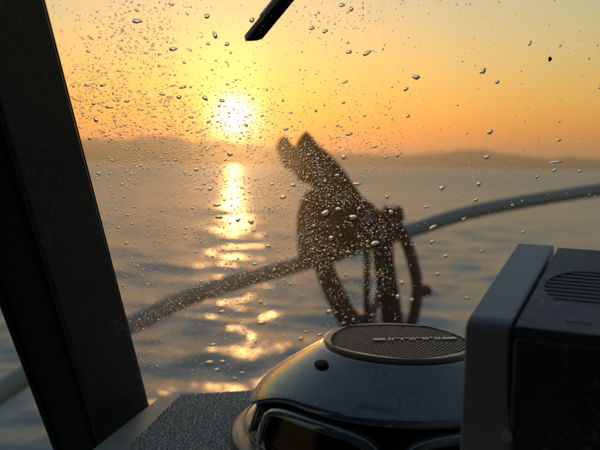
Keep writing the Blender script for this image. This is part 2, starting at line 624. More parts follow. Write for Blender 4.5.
dash = empty('dashboard', Vector((0.1, 0.3, ZD - 0.3))); adopt(dash, boat)
tag(dash, 'grey moulded dashboard with grainy non-slip top')
e1, e2, e3 = on_dash(150, 402), on_dash(166, 395), on_dash(245, 391.0)
edge_dir = (e3 - e2).normalized()
far_r = e2 + edge_dir * 0.86
outline = [on_dash(88, 450), e1, mixp(e1, e2, .5) + Vector((-.001, .003, 0)), e2, far_r, far_r + Vector((0.0, -0.55, 0)), Vector((on_dash(88, 450).x - 0.03, 0.18, ZD))]
bm = bmesh.new()
prism(bm, [Vector((p.x, p.y, ZD - 0.75)) for p in outline], [Vector((p.x, p.y, ZD)) for p in outline])
db = obj('console', bm, M['dash_paint']); bevel(db, 0.006, 3); under(db, dash)
i1, i2, i3 = on_dash(128, 449), on_dash(181, 394.6), e2 + edge_dir * 0.84
inn = [i1, mixp(i1, i2, .5), i2 + Vector((0, -.0035, 0)), i2 + Vector((.003, -.002, 0)), i3 + Vector((0, -0.004, 0)), i3 + Vector((0, -.5, 0)), Vector((i1.x - 0.02, 0.19, ZD))]
bm = bmesh.new()
extrude_poly(bm, [Vector((p.x, p.y, ZD - 0.002)) for p in inn], Vector((0, 0, 0.0036)))
ns = obj('nonslip_panel', bm, M['nonslip']); bevel(ns, 0.001, 2); under(ns, dash)
tag(ns, 'grainy dark grey non-slip panel')

# moulded grain of the panel: thousands of small uneven studs
V, F = [], []
g_r = random.Random(11)
px_a, pit_g = i1.x - 0.004, 0.00135
poly = [(p.x, p.y) for p in inn]


def inside(x, y):
    c = False
    for (x0, y0), (x1, y1) in zip(poly, poly[1:] + poly[:1]):
        if (y0 > y) != (y1 > y) and x < (x1 - x0) * (y - y0) / (y1 - y0) + x0: c = not c
    return c


for a in range(150):
    for b in range(150):
        x = px_a + (a + g_r.uniform(-.4, .4)) * pit_g; y = 0.36 + (b + g_r.uniform(-.4, .4)) * pit_g
        if not (inside(x - .001, y - .001) and inside(x + .001, y + .0016)): continue
        if math.hypot(x - at(399, 345, 0.42).x, y - 0.42) < 0.093: continue
        rr = g_r.uniform(0.0004, 0.00085); el = g_r.uniform(0.8, 1.5); th = g_r.uniform(0, 3.14); hh = g_r.uniform(0.00025, 0.0007)
        k0 = len(V)
        for k in range(5):
            an = th + k * 2 * math.pi / 5
            V.append((x + rr * el * math.cos(an), y + rr * math.sin(an), ZD + 0.0014))
        V.append((x + g_r.uniform(-.2, .2) * rr, y + g_r.uniform(-.2, .2) * rr, ZD + 0.0016 + hh))
        F += [(k0 + k, k0 + (k + 1) % 5, k0 + 5) for k in range(5)]
me = bpy.data.meshes.new('nonslip_grain'); me.from_pydata(V, [], F); me.update(); me.materials.append(M['nonslip'])
ng = bpy.data.objects.new('nonslip_grain', me); col.objects.link(ng); ng['kind'] = 'stuff'; under(ng, dash)

# hull and foredeck
ZK = EYE.z - 0.92
bm = bmesh.new()
ol = [(-1.15, -2.2), (-1.2, 0.6), (-0.95, 1.35), (-0.45, 1.85), (0.1, 2.15), (0.8, 2.4), (1.5, 2.5), (2.1, 2.2), (2.5, 1.4), (2.6, 0.0), (2.5, -2.2)]
mid = [(0.7 + (x - 0.7) * 0.93, 0.1 + (y - 0.1) * 0.93) for x, y in ol]
a = [Vector((x, y, ZK)) for x, y in ol]; b = [Vector((x, y, -0.4)) for x, y in mid]
prism(bm, b, a)
hull = obj('hull', bm, M['hull']); adopt(hull, boat)
bm = bmesh.new()
inner = [(0.7 + (x - 0.7) * 0.985, 0.1 + (y - 0.1) * 0.985) for x, y in ol]
extrude_poly(bm, [Vector((x, y, ZK - 0.01)) for x, y in inner], Vector((0, 0, 0.03)))
dk = obj('foredeck', bm, M['deck']); adopt(dk, boat)

# unseen bulkhead, side returns and roof lip behind the helm, added to block skylight
bm = bmesh.new()
zt_ = EYE.z + 1.15
bh = [(-1.0, 0.05), (-1.0, -0.75), (2.2, -0.75), (2.2, 0.35), (2.12, 0.35), (2.12, -0.67), (-0.92, -0.67), (-0.92, 0.05)]
prism(bm, [Vector((x, y, ZK + 0.02)) for x, y in bh], [Vector((x, y, zt_)) for x, y in bh])
extrude_poly(bm, [Vector(p) for p in ((-1.0, -0.75, zt_ + 0.001), (2.2, -0.75, zt_ + 0.001), (2.2, -0.15, zt_ + 0.03), (-1.0, -0.15, zt_ + 0.03))], Vector((0, 0, 0.05)))
bk = obj('unseen_shade_bulkhead', bm, M['bulkhead']); adopt(bk, boat)

# bow rail
rail_px = [(-120, 480, 1.02), (-40, 420, 1.16), (20, 379, 1.30), (75, 351, 1.42), (130, 325, 1.55), (200, 293, 1.70), (300, 264, 1.88),
           (400, 234, 2.05), (450, 218, 2.13), (500, 206, 2.20), (600, 190, 2.33), (700, 180, 2.42), (800, 180, 2.36), (930, 190, 2.1)]
rail_pts = [at(*p) for p in rail_px]
rail_path = smooth_path(rail_pts, 8)
rail = empty('bow_rail', Vector((rail_pts[4].x, rail_pts[4].y, ZK))); adopt(rail, boat)
tag(rail, 'steel bow rail tube rising towards the bow')
bm = bmesh.new(); tube(bm, rail_path, 0.0215, 14)
rt = obj('rail_tube', bm, M['steel'], smooth=True); under(rt, rail)
for i in (3, 11, 13):
    p = rail_pts[i]
    foot = Vector((p.x * 0.985 + 0.02, p.y - 0.03, ZK + 0.02))
    bm = bmesh.new(); tube(bm, [foot, mixp(foot, p, .5), p], 0.0125, 10)
    st = obj('stanchion', bm, M['steel'], smooth=True); under(st, rail)
    bm = bmesh.new(); tube(bm, [foot + Vector((0, 0, -.001)), foot + Vector((0, 0, .012))], 0.035, 14)
    fl = obj('foot_flange', bm, M['steel']); under(fl, rail)

# windscreen wiper outside the glass
wp = empty('windscreen_wiper', on_glass(300, -12, 0.012)); adopt(wp, boat)
tag(wp, 'black wiper blade resting across the top of the windscreen')
t0, t1 = on_glass(245.5, 41.0, 0.006), on_glass(292, -16, 0.006)
wd = (t1 - t0).normalized(); ws = G_N.cross(wd).normalized()
if ws.x < 0: ws = -ws
Lw = 0.10
bm = bmesh.new()
wpx = 0.0062
# rubber with a slanting torn end
pts = [t0, t0 + wd * 0.0015 + ws * 0.0022, t0 + wd * 0.0028 + ws * 0.0036, t0 + wd * 0.0034 + ws * 0.0044, t0 + wd * 0.0045 + ws * 0.0052,
       t0 + wd * 0.0062 + ws * wpx, t0 + wd * Lw + ws * wpx, t0 + wd * Lw]
extrude_poly(bm, pts, G_N * 0.006)
wr = obj('wiper_rubber', bm, M['black']); under(wr, wp)
bm = bmesh.new()
c0 = t0 + ws * (wpx * 0.45) + wd * 0.012 + G_N * 0.0062
extrude_poly(bm, [c0 - ws * 0.0022, c0 + ws * 0.0022, c0 + ws * 0.0022 + wd * 0.088, c0 - ws * 0.0022 + wd * 0.088], G_N * 0.004)
wh = obj('blade_holder', bm, M['steel']); bevel(wh, 0.0006, 2); under(wh, wp)


# ------------------------------------------------------------------ compass on the dashboard
CD = 0.42
cc = at(399, 345, CD)
CX, CY = cc.x, cc.y
comp = empty('compass', Vector((CX, CY, ZD)))
tag(comp, 'low domed glossy black compass with honeycomb top disc, standing on the dashboard', 'compass')
cen = Vector((CX, CY, 0))
TO_CAM = math.atan2(-CY, -CX)


def fr_(a):
    d = math.cos(a - TO_CAM + 0.12)
    t = min(1, max(0, (d - 0.05) / 0.75))
    return t * t * (3 - 2 * t)


zt = EYE.z - 0.1040
OUT = [(0.0425, 0), (0.0460, 0.0006), (0.0485, 0.0022), (0.0530, 0.0050), (0.0590, 0.0088), (0.0670, 0.0140), (0.0745, 0.0194),
       (0.0805, 0.0248), (0.0848, 0.0300), (0.0876, 0.0345), (0.0890, 0.0385)]


def hood_pt(t):
    t = min(max(t, 0), len(OUT) - 1.001); i = int(t); f = t - i
    return OUT[i][0] + (OUT[i + 1][0] - OUT[i][0]) * f, OUT[i][1] + (OUT[i + 1][1] - OUT[i][1]) * f


bm = bmesh.new()
seg = 144
rings = [[] for _ in range(18)]
for k in range(seg):
    a = 2 * math.pi * k / seg
    tm = 10 - 3.6 * fr_(a)                       # the edge rises over the reading windows
    cuts = [tm * q / 13 for q in range(14)]
    pts = [hood_pt(t) for t in cuts]
    r_, z_ = pts[-1]
    pts += [(r_ + 0.0003, z_ + 0.0012), (r_ - 0.0006, z_ + 0.0022), (r_ - 0.0030, z_ + 0.0022), (r_ - 0.010, z_ - 0.001)]
    for q, (rr, zz) in enumerate(pts):
        rings[q].append(bm.verts.new((CX + rr * math.cos(a), CY + rr * math.sin(a), zt - zz)))
for a, b in zip(rings, rings[1:]):
    for k in range(seg):
        bm.faces.new((a[k], a[(k + 1) % seg], b[(k + 1) % seg], b[k]))
bm.faces.new(rings[0][::-1])
hood = obj('hood', bm, M['gloss'], smooth=True); under(hood, comp)
# skirt below the hood
bm = bmesh.new()
lathe(bm, [(0.054, zt - 0.012), (0.062, zt - 0.017), (0.069, zt - 0.023), (0.0755, zt - 0.032), (0.081, zt - 0.043), (0.0865, zt - 0.0495), (0.0885, zt - 0.0535), (0.0885, ZD + 0.002)], cen, 96)
sk = obj('skirt', bm, M['smoked'], smooth=True); under(sk, comp)
# base flange
bm = bmesh.new()
lathe(bm, [(0.086, ZD + 0.0006), (0.0975, ZD + 0.0006), (0.0985, ZD + 0.003), (0.0975, ZD + 0.0062), (0.0945, ZD + 0.0072), (0.0895, ZD + 0.0070)], cen, 96)
fl = obj('base_flange', bm, M['rim'], smooth=True); under(fl, comp)
bm = bmesh.new()
tube(bm, [Vector((CX + 0.0905 * math.cos(2 * math.pi * k / 96), CY + 0.0905 * math.sin(2 * math.pi * k / 96), ZD + 0.0115)) for k in range(97)], 0.0006, 6, False)
rg = obj('chrome_ring', bm, M['rim'], smooth=True); under(rg, comp)


def se(t, n=4.0):
    c, s_ = math.cos(t), math.sin(t)
    return math.copysign(abs(c) ** (2 / n), c), math.copysign(abs(s_) ** (2 / n), s_)


def skirt_pt(th, z, off):
    # radius of the skirt's cone at that height
    r = 0.0790 + (zt - 0.030 - z) * 0.32 + off
    return Vector((CX + r * math.cos(th), CY + r * math.sin(th), z))


for k, azo in enumerate((-0.60, 0.55, 1.72, -1.75)):
    th0 = TO_CAM + azo
    zc_ = zt - 0.0405
    bm = bmesh.new()
    N = 56
    rings = []
    for (hw, hh, off, e) in ((0.52, 0.0150, -0.003, 2.8), (0.52, 0.0150, 0.0012, 2.8), (0.505, 0.0143, 0.0024, 2.9), (0.44, 0.0112, 0.0030, 3.6), (0.42, 0.0103, 0.0026, 3.8), (0.415, 0.0101, -0.003, 3.8)):
        ring = []
        for i in range(N):
            c, s_ = se(2 * math.pi * i / N, e)
            ring.append(bm.verts.new(skirt_pt(th0 + hw * c, zc_ + hh * s_ , off)))
        rings.append(ring)
    for a, b in zip(rings, rings[1:]):
        for i in range(N):
            bm.faces.new((a[i], a[(i + 1) % N], b[(i + 1) % N], b[i]))
    wf = obj('window_frame', bm, M['gloss'], smooth=True); under(wf, comp)
    bm = bmesh.new()
    rings = []
    for f_ in (1.0, 0.75, 0.5, 0.25):
        rings.append([bm.verts.new(skirt_pt(th0 + 0.418 * f_ * se(2 * math.pi * i / N, 4)[0], zc_ + 0.0102 * f_ * se(2 * math.pi * i / N, 4)[1], 0.0005)) for i in range(N)])
    for a, b in zip(rings, rings[1:]):
        for i in range(N):
            bm.faces.new((a[i], a[(i + 1) % N], b[(i + 1) % N], b[i]))
    bm.faces.new(rings[-1])
    wpn = obj('window_pane', bm, M['smoked'], smooth=True); under(wpn, wf)

# top disc: satin rim, dark bed, honeycomb grille and a pale badge
bm = bmesh.new()
RI = 0.0402
seg = 96
ro = [(0.0438, zt - 0.0005), (0.0446, zt + 0.0012), (0.0441, zt + 0.0024), (0.0433, zt + 0.0027)]
rings = []
for r, z in ro:
    rings.append([bm.verts.new((CX + r * math.cos(2 * math.pi * k / seg), CY + r * math.sin(2 * math.pi * k / seg), z)) for k in range(seg)])


def octr(a, rad=RI):
    s_ = math.pi / 5
    return 0.4 * rad / math.cos(((a + 0.25) % (2 * s_)) - s_) * math.cos(s_ * 0.62) + 0.6 * rad * 1.035


for dz in (0.0024, 0.0003):
    rings.append([bm.verts.new((CX + octr(2 * math.pi * k / seg) * math.cos(2 * math.pi * k / seg), CY + octr(2 * math.pi * k / seg) * math.sin(2 * math.pi * k / seg), zt + dz)) for k in range(seg)])
for a, b in zip(rings, rings[1:]):
    for k in range(seg):
        bm.faces.new((a[k], a[(k + 1) % seg], b[(k + 1) % seg], b[k]))
rim = obj('disc_rim', bm, M['rim'], smooth=True); bevel(rim, 0.0003, 1, 50); under(rim, comp)
bm = bmesh.new()
lathe(bm, [(0.0425, zt - 0.0005), (0.0425, zt + 0.0006)], cen, 64)
bed = obj('grille_bed', bm, M['smoked']); under(bed, comp)
bm = bmesh.new()
pit = 0.0026
ro_, ri_ = pit / math.sqrt(3) * 1.0, pit / math.sqrt(3) * 0.76
n_ = int(0.045 / pit) + 2
for i in range(-n_, n_ + 1):
    for j in range(-2 * n_, 2 * n_ + 1):
        x = pit * (i + 0.5 * (j % 2)); y = pit * 0.866 * j
        rr = math.hypot(x, y)
        if rr > octr(math.atan2(y, x)) - pit * 0.55: continue
        o_ = [bm.verts.new((CX + x + ro_ * math.sin(k * math.pi / 3), CY + y + ro_ * math.cos(k * math.pi / 3), zt + 0.0020)) for k in range(6)]
        q_ = [bm.verts.new((CX + x + ri_ * math.sin(k * math.pi / 3), CY + y + ri_ * math.cos(k * math.pi / 3), zt + 0.0020)) for k in range(6)]
        w_ = [bm.verts.new((CX + x + ri_ * math.sin(k * math.pi / 3), CY + y + ri_ * math.cos(k * math.pi / 3), zt + 0.0006)) for k in range(6)]
        for k in range(6):
            bm.faces.new((o_[k], o_[(k + 1) % 6], q_[(k + 1) % 6], q_[k]))
            bm.faces.new((q_[k], q_[(k + 1) % 6], w_[(k + 1) % 6], w_[k]))
gm = obj('honeycomb_grille', bm, M['mesh']); gm['kind'] = 'stuff'; under(gm, comp)
# badge: a short bar, a run of small strokes, another bar
bx_dir = Vector((math.cos(R(8)), math.sin(R(8)), 0)); by_dir = Vector((-bx_dir.y, bx_dir.x, 0))


def badge_piece(bm, x0, x1, y0, y1, sl=0.0):
    c = Vector((CX + 0.003, CY + 0.001, zt + 0.0021))
    pts = [c + bx_dir * (x0 + sl * y0) + by_dir * y0, c + bx_dir * (x1 + sl * y0) + by_dir * y0, c + bx_dir * (x1 + sl * y1) + by_dir * y1, c + bx_dir * (x0 + sl * y1) + by_dir * y1]
    extrude_poly(bm, pts, Vector((0, 0, 0.0007)))


bm = bmesh.new()
badge_piece(bm, -0.0185, -0.0115, -0.0024, 0.0024); badge_piece(bm, 0.0235, 0.0320, -0.0024, 0.0024)
x = -0.0095
for wd_, tall in ((.0012, 1), (.0012, 1), (.0030, 0), (.0012, 1), (.0026, 0), (.0012, 1), (.0012, 1), (.0030, 0), (.0012, 1), (.0012, 1), (.0026, 0), (.0012, 1), (.0012, 1)):
    if tall: badge_piece(bm, x, x + wd_, -0.0027, 0.0027, 0.2)
    else: badge_piece(bm, x, x + wd_, 0.0010, 0.0026, 0.2)
    x += wd_ + 0.0008
bg = obj('badge', bm, M['mark']); under(bg, comp)
# little rubber plug on the hood
pp = at(322, 359, 0.385)
pl_c = None
for th_i in range(2000):
    th_ = TO_CAM - 1.2 + th_i * 0.001
    q = Vector((CX + 0.0545 * math.cos(th_), CY + 0.0545 * math.sin(th_), zt - 0.0058))
    d = (q - EYE); x_ = d.x / d.y
    if abs(x_ - ray(322, 359).x) < 0.0006: pl_c = (th_, q); break
if pl_c is None: pl_c = (TO_CAM - 0.7, Vector((CX + 0.0545 * math.cos(TO_CAM - .7), CY + 0.0545 * math.sin(TO_CAM - .7), zt - 0.0058)))
th_, q = pl_c
rad_d = Vector((math.cos(th_), math.sin(th_), 0)); tan_d = Vector((-math.sin(th_), math.cos(th_), 0))
nn = (rad_d * 0.55 + Vector((0, 0, 0.83))).normalized(); dn = nn.cross(tan_d).normalized()
bm = bmesh.new()
rings = []
for (s_, h_) in ((1.0, -0.002), (1.0, 0.0009), (0.8, 0.0018), (0.4, 0.0021)):
    rings.append([bm.verts.new(q + tan_d * (0.0054 * s_ * math.cos(2 * math.pi * k / 20)) + dn * (0.0033 * s_ * math.sin(2 * math.pi * k / 20)) + nn * h_) for k in range(20)])
for a, b in zip(rings, rings[1:]):
    for k in range(20): bm.faces.new((a[k], a[(k + 1) % 20], b[(k + 1) % 20], b[k]))
bm.faces.new(rings[-1])
pg = obj('rubber_plug', bm, M['black'], smooth=True); under(pg, comp)

# ------------------------------------------------------------------ electronics unit with a vent on top
P0 = at(465, 320, 0.270); P1 = at(517, 243, 0.332)
v_dep = P1 - P0; LEN = v_dep.length; v_dep.normalize()
hd = Vector((v_dep.x, v_dep.y, 0)).normalized()
v_r = Vector((hd.y, -hd.x, 0))
v_r = (v_r * 0.85 + Vector((1, 0, 0)) * 0.15).normalized()
v_up = v_r.cross(v_dep).normalized()
if v_up.z < 0: v_up = -v_up
HB = (P0.z - ZD) / v_up.z + 0.002
unit = empty('electronics_unit', Vector((P0.x + .06, P0.y + .05, ZD)))
tag(unit, 'black box-shaped marine electronics unit with slotted vent on top and grey end cap', 'electronics')


def ub(x, y, z): return P0 + v_r * x + v_dep * y + v_up * z


BW = 0.20
CAPW = 0.0165
# body: front, sides, below the lid plate
down = Vector((0, 0, -1))


def drop_to_dash(p): return Vector((p.x, p.y, ZD + 0.001))


bm = bmesh.new()
tp = [ub(CAPW + 0.001, -0.0015, -0.0045), ub(BW, -0.0015, -0.0045), ub(BW, LEN - 0.001, -0.0045), ub(CAPW + 0.001, LEN - 0.001, -0.0045)]
prism(bm, [drop_to_dash(p) for p in tp], tp)
body = obj('body', bm, M['box']); bevel(body, 0.0025, 3); under(body, unit)
# lid with a stadium-shaped opening
vent_x0, vent_y0, vent_y1 = 0.0192, 0.0230, 0.0525
vr = (vent_y1 - vent_y0) / 2; vcy = (vent_y0 + vent_y1) / 2; vent_x1 = 0.115
bm = bmesh.new()
hole = []
for k in range(25):
    a = math.pi / 2 + math.pi * k / 24; hole.append((vent_x0 + vr + vr * math.cos(a) * 0.9, vcy + vr * math.sin(a)))
for k in range(25):
    a = -math.pi / 2 + math.pi * k / 24; hole.append((vent_x1 - vr + vr * math.cos(a), vcy + vr * math.sin(a)))
outer = [(CAPW + 0.0012, 0), (BW, 0), (BW, LEN), (CAPW + 0.0012, LEN)]
bl = 0.0012
outer2 = [(CAPW + 0.0012 + bl * .4, bl), (BW - bl, bl), (BW - bl, LEN - bl * .5), (CAPW + 0.0012 + bl * .4, LEN - bl * .5)]
vo = [bm.verts.new(ub(x, y, -0.0008)) for x, y in outer2]
vh = [bm.verts.new(ub(x, y, -0.0008)) for x, y in hole]
ed = [bm.edges.new((vo[i], vo[(i + 1) % 4])) for i in range(4)] + [bm.edges.new((vh[i], vh[(i + 1) % len(vh)])) for i in range(len(vh))]
bmesh.ops.triangle_fill(bm, edges=ed, use_beauty=True, use_dissolve=False)
ve = [bm.verts.new(ub(x, y, -0.0022)) for x, y in outer]; vb = [bm.verts.new(ub(x, y, -0.0044)) for x, y in outer]
vhb = [bm.verts.new(ub(x, y, -0.0044)) for x, y in hole]
for i in range(4):
    j = (i + 1) % 4
    bm.faces.new((vo[i], vo[j], ve[j], ve[i])); bm.faces.new((ve[i], ve[j], vb[j], vb[i]))
for i in range(len(vh)):
    j = (i + 1) % len(vh)
    bm.faces.new((vh[i], vh[j], vhb[j], vhb[i]))
lid = obj('lid', bm, M['box']); under(lid, unit)
bm = bmesh.new()
extrude_poly(bm, [ub(x, y, -0.0043) for x, y in [(vent_x0 - .001, vent_y0 - .001), (vent_x1 + .001, vent_y0 - .001), (vent_x1 + .001, vent_y1 + .001), (vent_x0 - .001, vent_y1 + .001)]], v_up * 0.0006)
vbk = obj('vent_backing', bm, M['smoked']); under(vbk, unit)
NS = 9
for k in range(NS):
    y = vent_y0 + (k + 0.5) * (vent_y1 - vent_y0) / NS
    dx = vr - math.sqrt(max(0, vr * vr - (y - vcy) ** 2))
    xa, xb = vent_x0 + dx * 0.9 + vr * 0.1 - .0004, vent_x1 - dx + .0004
    hw = 0.00075
    bm = bmesh.new()
    extrude_poly(bm, [ub(xa, y - hw, -0.0042), ub(xb, y - hw, -0.0042), ub(xb, y + hw, -0.0042), ub(xa, y + hw, -0.0042)], v_up * 0.0031)
    sl = obj('vent_slat', bm, M['cap_dark']); under(sl, unit)
# end cap: wraps over top and front, with an S-shaped seam at the front
bm = bmesh.new()
prof = []   # (y along depth, z) profile of the cap seen from its side, rounded front shoulder
base_front = []
ctop = [(LEN + 0.0006, 0.0), (0.0050, 0.0)]
for k in range(1, 7):
    a = math.pi / 2 * k / 6
    ctop.append((0.0050 - 0.0062 * math.sin(a), -0.0062 * (1 - math.cos(a))))
left, right = [], []
for y, z in ctop:
    left.append(ub(0, y, z)); right.append(ub(CAPW, y, z))
f_l, f_r = left[-1], right[-1]
nseg = 14
for k in range(1, nseg + 1):
    t = k / nseg
    zl = f_l.z + (ZD + 0.001 - f_l.z) * t
    sx = 0.0058 * (1 / (1 + math.exp(-(t - 0.36) * 16)))          # S-curve of the seam
    left.append(Vector((f_l.x - 0.0008 * t, f_l.y, zl))); right.append(Vector((f_r.x + v_r.x * sx, f_r.y + v_r.y * sx, zl)))
bk_l = [ub(0, LEN + 0.0006, 0), ]
n = len(left)
LV = [bm.verts.new(p) for p in left]; RV = [bm.verts.new(p) for p in right]
for i in range(n - 1):
    bm.faces.new((LV[i], LV[i + 1], RV[i + 1], RV[i]))
bl_ = bm.verts.new(Vector((left[0].x, left[0].y, ZD + 0.001))); br_ = bm.verts.new(Vector((right[0].x, right[0].y, ZD + 0.001)))
bm.faces.new(LV + [bl_]); bm.faces.new(RV[::-1] + [br_]); bm.faces.new((LV[0], RV[0], br_, bl_)); bm.faces.new((LV[-1], bl_, br_, RV[-1]))
capo = obj('end_cap', bm, M['cap']); bevel(capo, 0.0011, 3, 35); under(capo, unit); tag(capo, 'lighter grey end cap of the unit')
# screw low on the cap's face
d_s = ray(507, 436); sc_p = EYE + d_s * ((f_l - EYE).dot(hd) / d_s.dot(hd))
bm = bmesh.new()
fwd = -(Vector((hd.x, hd.y, 0)))
tube(bm, [sc_p - fwd * 0.004, sc_p + fwd * 0.0012], 0.0022, 16)
scw = obj('screw', bm, M['screw']); under(scw, unit)
# embossed marks on the lid
for (x0, x1, y0, y1) in ((0.034, 0.043, 0.0085, 0.0115), (0.048, 0.052, 0.0085, 0.0110), (0.054, 0.060, 0.0080, 0.0105), (0.062, 0.070, 0.0085, 0.0110), (0.058, 0.066, 0.0590, 0.0605)):
    bm = bmesh.new()
    extrude_poly(bm, [ub(x0, y0, -0.0008), ub(x1, y0, -0.0008), ub(x1, y1, -0.0008), ub(x0, y1, -0.0008)], v_up * 0.00025)
    em = obj('embossed_mark', bm, M['cap_dark']); under(em, unit)

# ------------------------------------------------------------------ anchor gear at the rail
AD = 1.79
anchor = empty('anchor', Vector((at(370, 300, AD + .06).x, AD + .06, ZK + 0.02)))
tag(anchor, 'dark iron anchor stowed upright against the bow rail, its forked head tilted towards the sun', 'anchor')


def plate(name, px, depth, th, m, bev=0.006):
    bm = bmesh.new()
    extrude_poly(bm, [at(x, y, depth) for x, y in px], Vector((0, th, 0)))
    o = obj(name, bm, m); bevel(o, bev, 2, 20); under(o, anchor); return o


def rod(name, px, depth, r, m, r2=None, yb=0.0):
    pts = smooth_path([at(p[0], p[1], depth + (p[2] if len(p) > 2 else 0)) for p in px], 6)
    n = len(pts)
    rr = [r + ((r2 if r2 else r) - r) * i / (n - 1) for i in range(n)]
    bm = bmesh.new(); tube(bm, pts, rr, 12)
    o = obj(name, bm, m, smooth=True); under(o, anchor); return o


plate('fluke', [(275, 146), (279, 138), (286, 135), (291, 143), (295, 147), (298, 139), (306, 130), (312, 136), (318, 144), (330, 154), (340, 167), (333, 180), (326, 186), (317, 193), (309, 184), (300, 182), (293, 171), (284, 168), (279, 156)], AD - 0.02, 0.05, M['iron'], 0.004)
plate('shank', [(314, 160), (334, 158), (347, 174), (352, 182), (364, 198), (372, 203), (381, 212), (392, 219), (389, 240), (376, 236), (366, 245), (354, 241), (346, 247), (334, 249), (322, 240), (318, 196)], AD - 0.01, 0.045, M['iron'], 0.004)
plate('head_block', [(382, 213), (386, 206), (396, 209), (402, 206), (405, 216), (403, 224), (407, 233), (396, 240), (380, 238)], AD - 0.03, 0.075, M['iron'], 0.004)
plate('cheek_plate', [(303, 198), (312, 192), (322, 200), (330, 214), (334, 240), (330, 262), (318, 266), (308, 256), (300, 240), (302, 226), (297, 214)], AD + 0.03, 0.02, M['iron'], 0.004)
rod('shackle', [(350, 226), (358, 238), (372, 242), (384, 230)], AD - 0.05, 0.010, M['rust'])
rod('leg', [(318, 246), (326, 272), (338, 300), (352, 328), (362, 352), (366, 470)], AD + 0.02, 0.025, M['iron'], 0.030)
rod('leg', [(386, 222), (383, 250), (388, 290), (394, 330), (398, 360), (398, 470)], AD + 0.0, 0.026, M['iron'], 0.029)
rod('leg', [(402, 232), (411, 256), (417, 284), (415, 310), (408, 334), (402, 360), (402, 470)], AD + 0.05, 0.016, M['rust'], 0.014)
rod('leg', [(367, 234), (367, 270), (367, 310), (370, 340), (372, 470)], AD - 0.03, 0.009, M['iron'])
rod('brace', [(386, 262), (381, 286), (373, 312), (366, 330), (352, 350)], AD + 0.06, 0.011, M['steel'])
rod('brace', [(344, 306), (356, 318), (368, 322), (384, 338)], AD + 0.0, 0.016, M['rust'], 0.013)
rod('brace', [(322, 258), (338, 256), (360, 242), (380, 232)], AD - 0.02, 0.015, M['iron'], 0.013)
for (px_b, py_b) in ((329, 172), (346, 196), (369, 218), (394, 224)):
    bm = bmesh.new(); c_b = at(px_b, py_b, AD - 0.035); tube(bm, [c_b, c_b + Vector((0, 0.03, 0))], 0.011, 6)
    bo = obj('bolt', bm, M['steel']); under(bo, anchor)
bm = bmesh.new()
bmesh.ops.create_uvsphere(bm, u_segments=16, v_segments=10, radius=0.016)
for v in bm.verts: v.co = v.co + at(426, 291, AD + 0.05)
kb = obj('knob', bm, M['rust'], smooth=True); under(kb, anchor)
rod('knob_stem', [(419, 288), (426, 291)], AD + 0.05, 0.008, M['rust'])

# coil of rope hung on the anchor
coil = empty('rope_coil', at(314, 262, AD - 0.07))
tag(coil, 'bundled coil of dark rope hanging below the anchor head', 'rope')
for k in range(16):
    cxp = 317 + random.uniform(-3, 4); cyp = 230 + random.uniform(-8, 8)
    f_k = (1.0, 0.62, 0.8, 0.35)[k % 4]
    a_, b_ = (15 + random.uniform(-3, 3)) * f_k, (32 + random.uniform(-5, 4)) * (0.35 + 0.65 * f_k)
    dep = AD - 0.085 + 0.011 * k
    tilt = random.uniform(-0.12, 0.25)
    pts = []
    for i in range(41):
        t = 2 * math.pi * i / 40
        x, y = a_ * math.cos(t), b_ * math.sin(t)
        pts.append(at(cxp + x * math.cos(tilt) - y * math.sin(tilt), cyp + x * math.sin(tilt) + y * math.cos(tilt), dep + 0.006 * math.sin(3 * t + k)))
    bm = bmesh.new(); tube(bm, pts, 0.010, 10, False)
    o = obj('rope_loop', bm, M['rope'], smooth=True); under(o, coil)
for (px_, r_) in (([(303, 222), (312, 228), (324, 230), (336, 224)], 0.016), ([(304, 244), (314, 248), (326, 246), (332, 240)], 0.016)):
    bm = bmesh.new(); tube(bm, smooth_path([at(x, y, AD - 0.1) for x, y in px_], 6), r_, 10)
    o = obj('rope_wrap', bm, M['rope'], smooth=True); under(o, coil)


# ------------------------------------------------------------------ water on the windscreen
def add_drop(V, F, p, ru, rv, rot, hgt, seg=10, irr=0.25, sag=0.2):
    """irregular flat-bottomed cap of water on the outer face of the glass"""
    b0 = len(V)
    ph = [random.uniform(0, 6.28) for _ in range(3)]
    prof = ((1.0, 0.0), (0.86, 0.30), (0.6, 0.68), (0.3, 0.92))
    cr, sr = math.cos(rot), math.sin(rot)
    for (s, h) in prof:
        for k in range(seg):
            a = 2 * math.pi * k / seg
            w = 1 + irr * (0.5 * math.sin(2 * a + ph[0]) + 0.35 * math.sin(3 * a + ph[1]) + 0.2 * math.sin(5 * a + ph[2]))
            x = ru * s * w * math.cos(a); y = rv * s * w * math.sin(a)
            if s < 0.9: y -= sag * rv * (1 - s)
            u, v = x * cr - y * sr, x * sr + y * cr
            V.append(p + B_DIR * u + W_DIR * v + G_N * (h * hgt))
    V.append(p + G_N * hgt - W_DIR * (sag * rv))
    V.append(p.copy())
    n = len(prof)
    for j in range(n - 1):
        for k in range(seg):
            F.append((b0 + j * seg + k, b0 + j * seg + (k + 1) % seg, b0 + (j + 1) * seg + (k + 1) % seg, b0 + (j + 1) * seg + k))
    t_, c_ = b0 + n * seg, b0 + n * seg + 1
    for k in range(seg):
        F.append((b0 + (n - 1) * seg + k, b0 + (n - 1) * seg + (k + 1) % seg, t_))
        F.append((b0 + (k + 1) % seg, b0 + k, c_))


def mesh_obj(name, V, F, m):
    me = bpy.data.meshes.new(name); me.from_pydata([tuple(v) for v in V], [], F); me.update()
    me.polygons.foreach_set('use_smooth', [True] * len(me.polygons))
    me.materials.append(m)
    o = bpy.data.objects.new(name, me); col.objects.link(o)
    return o


GOFF = 0.0051
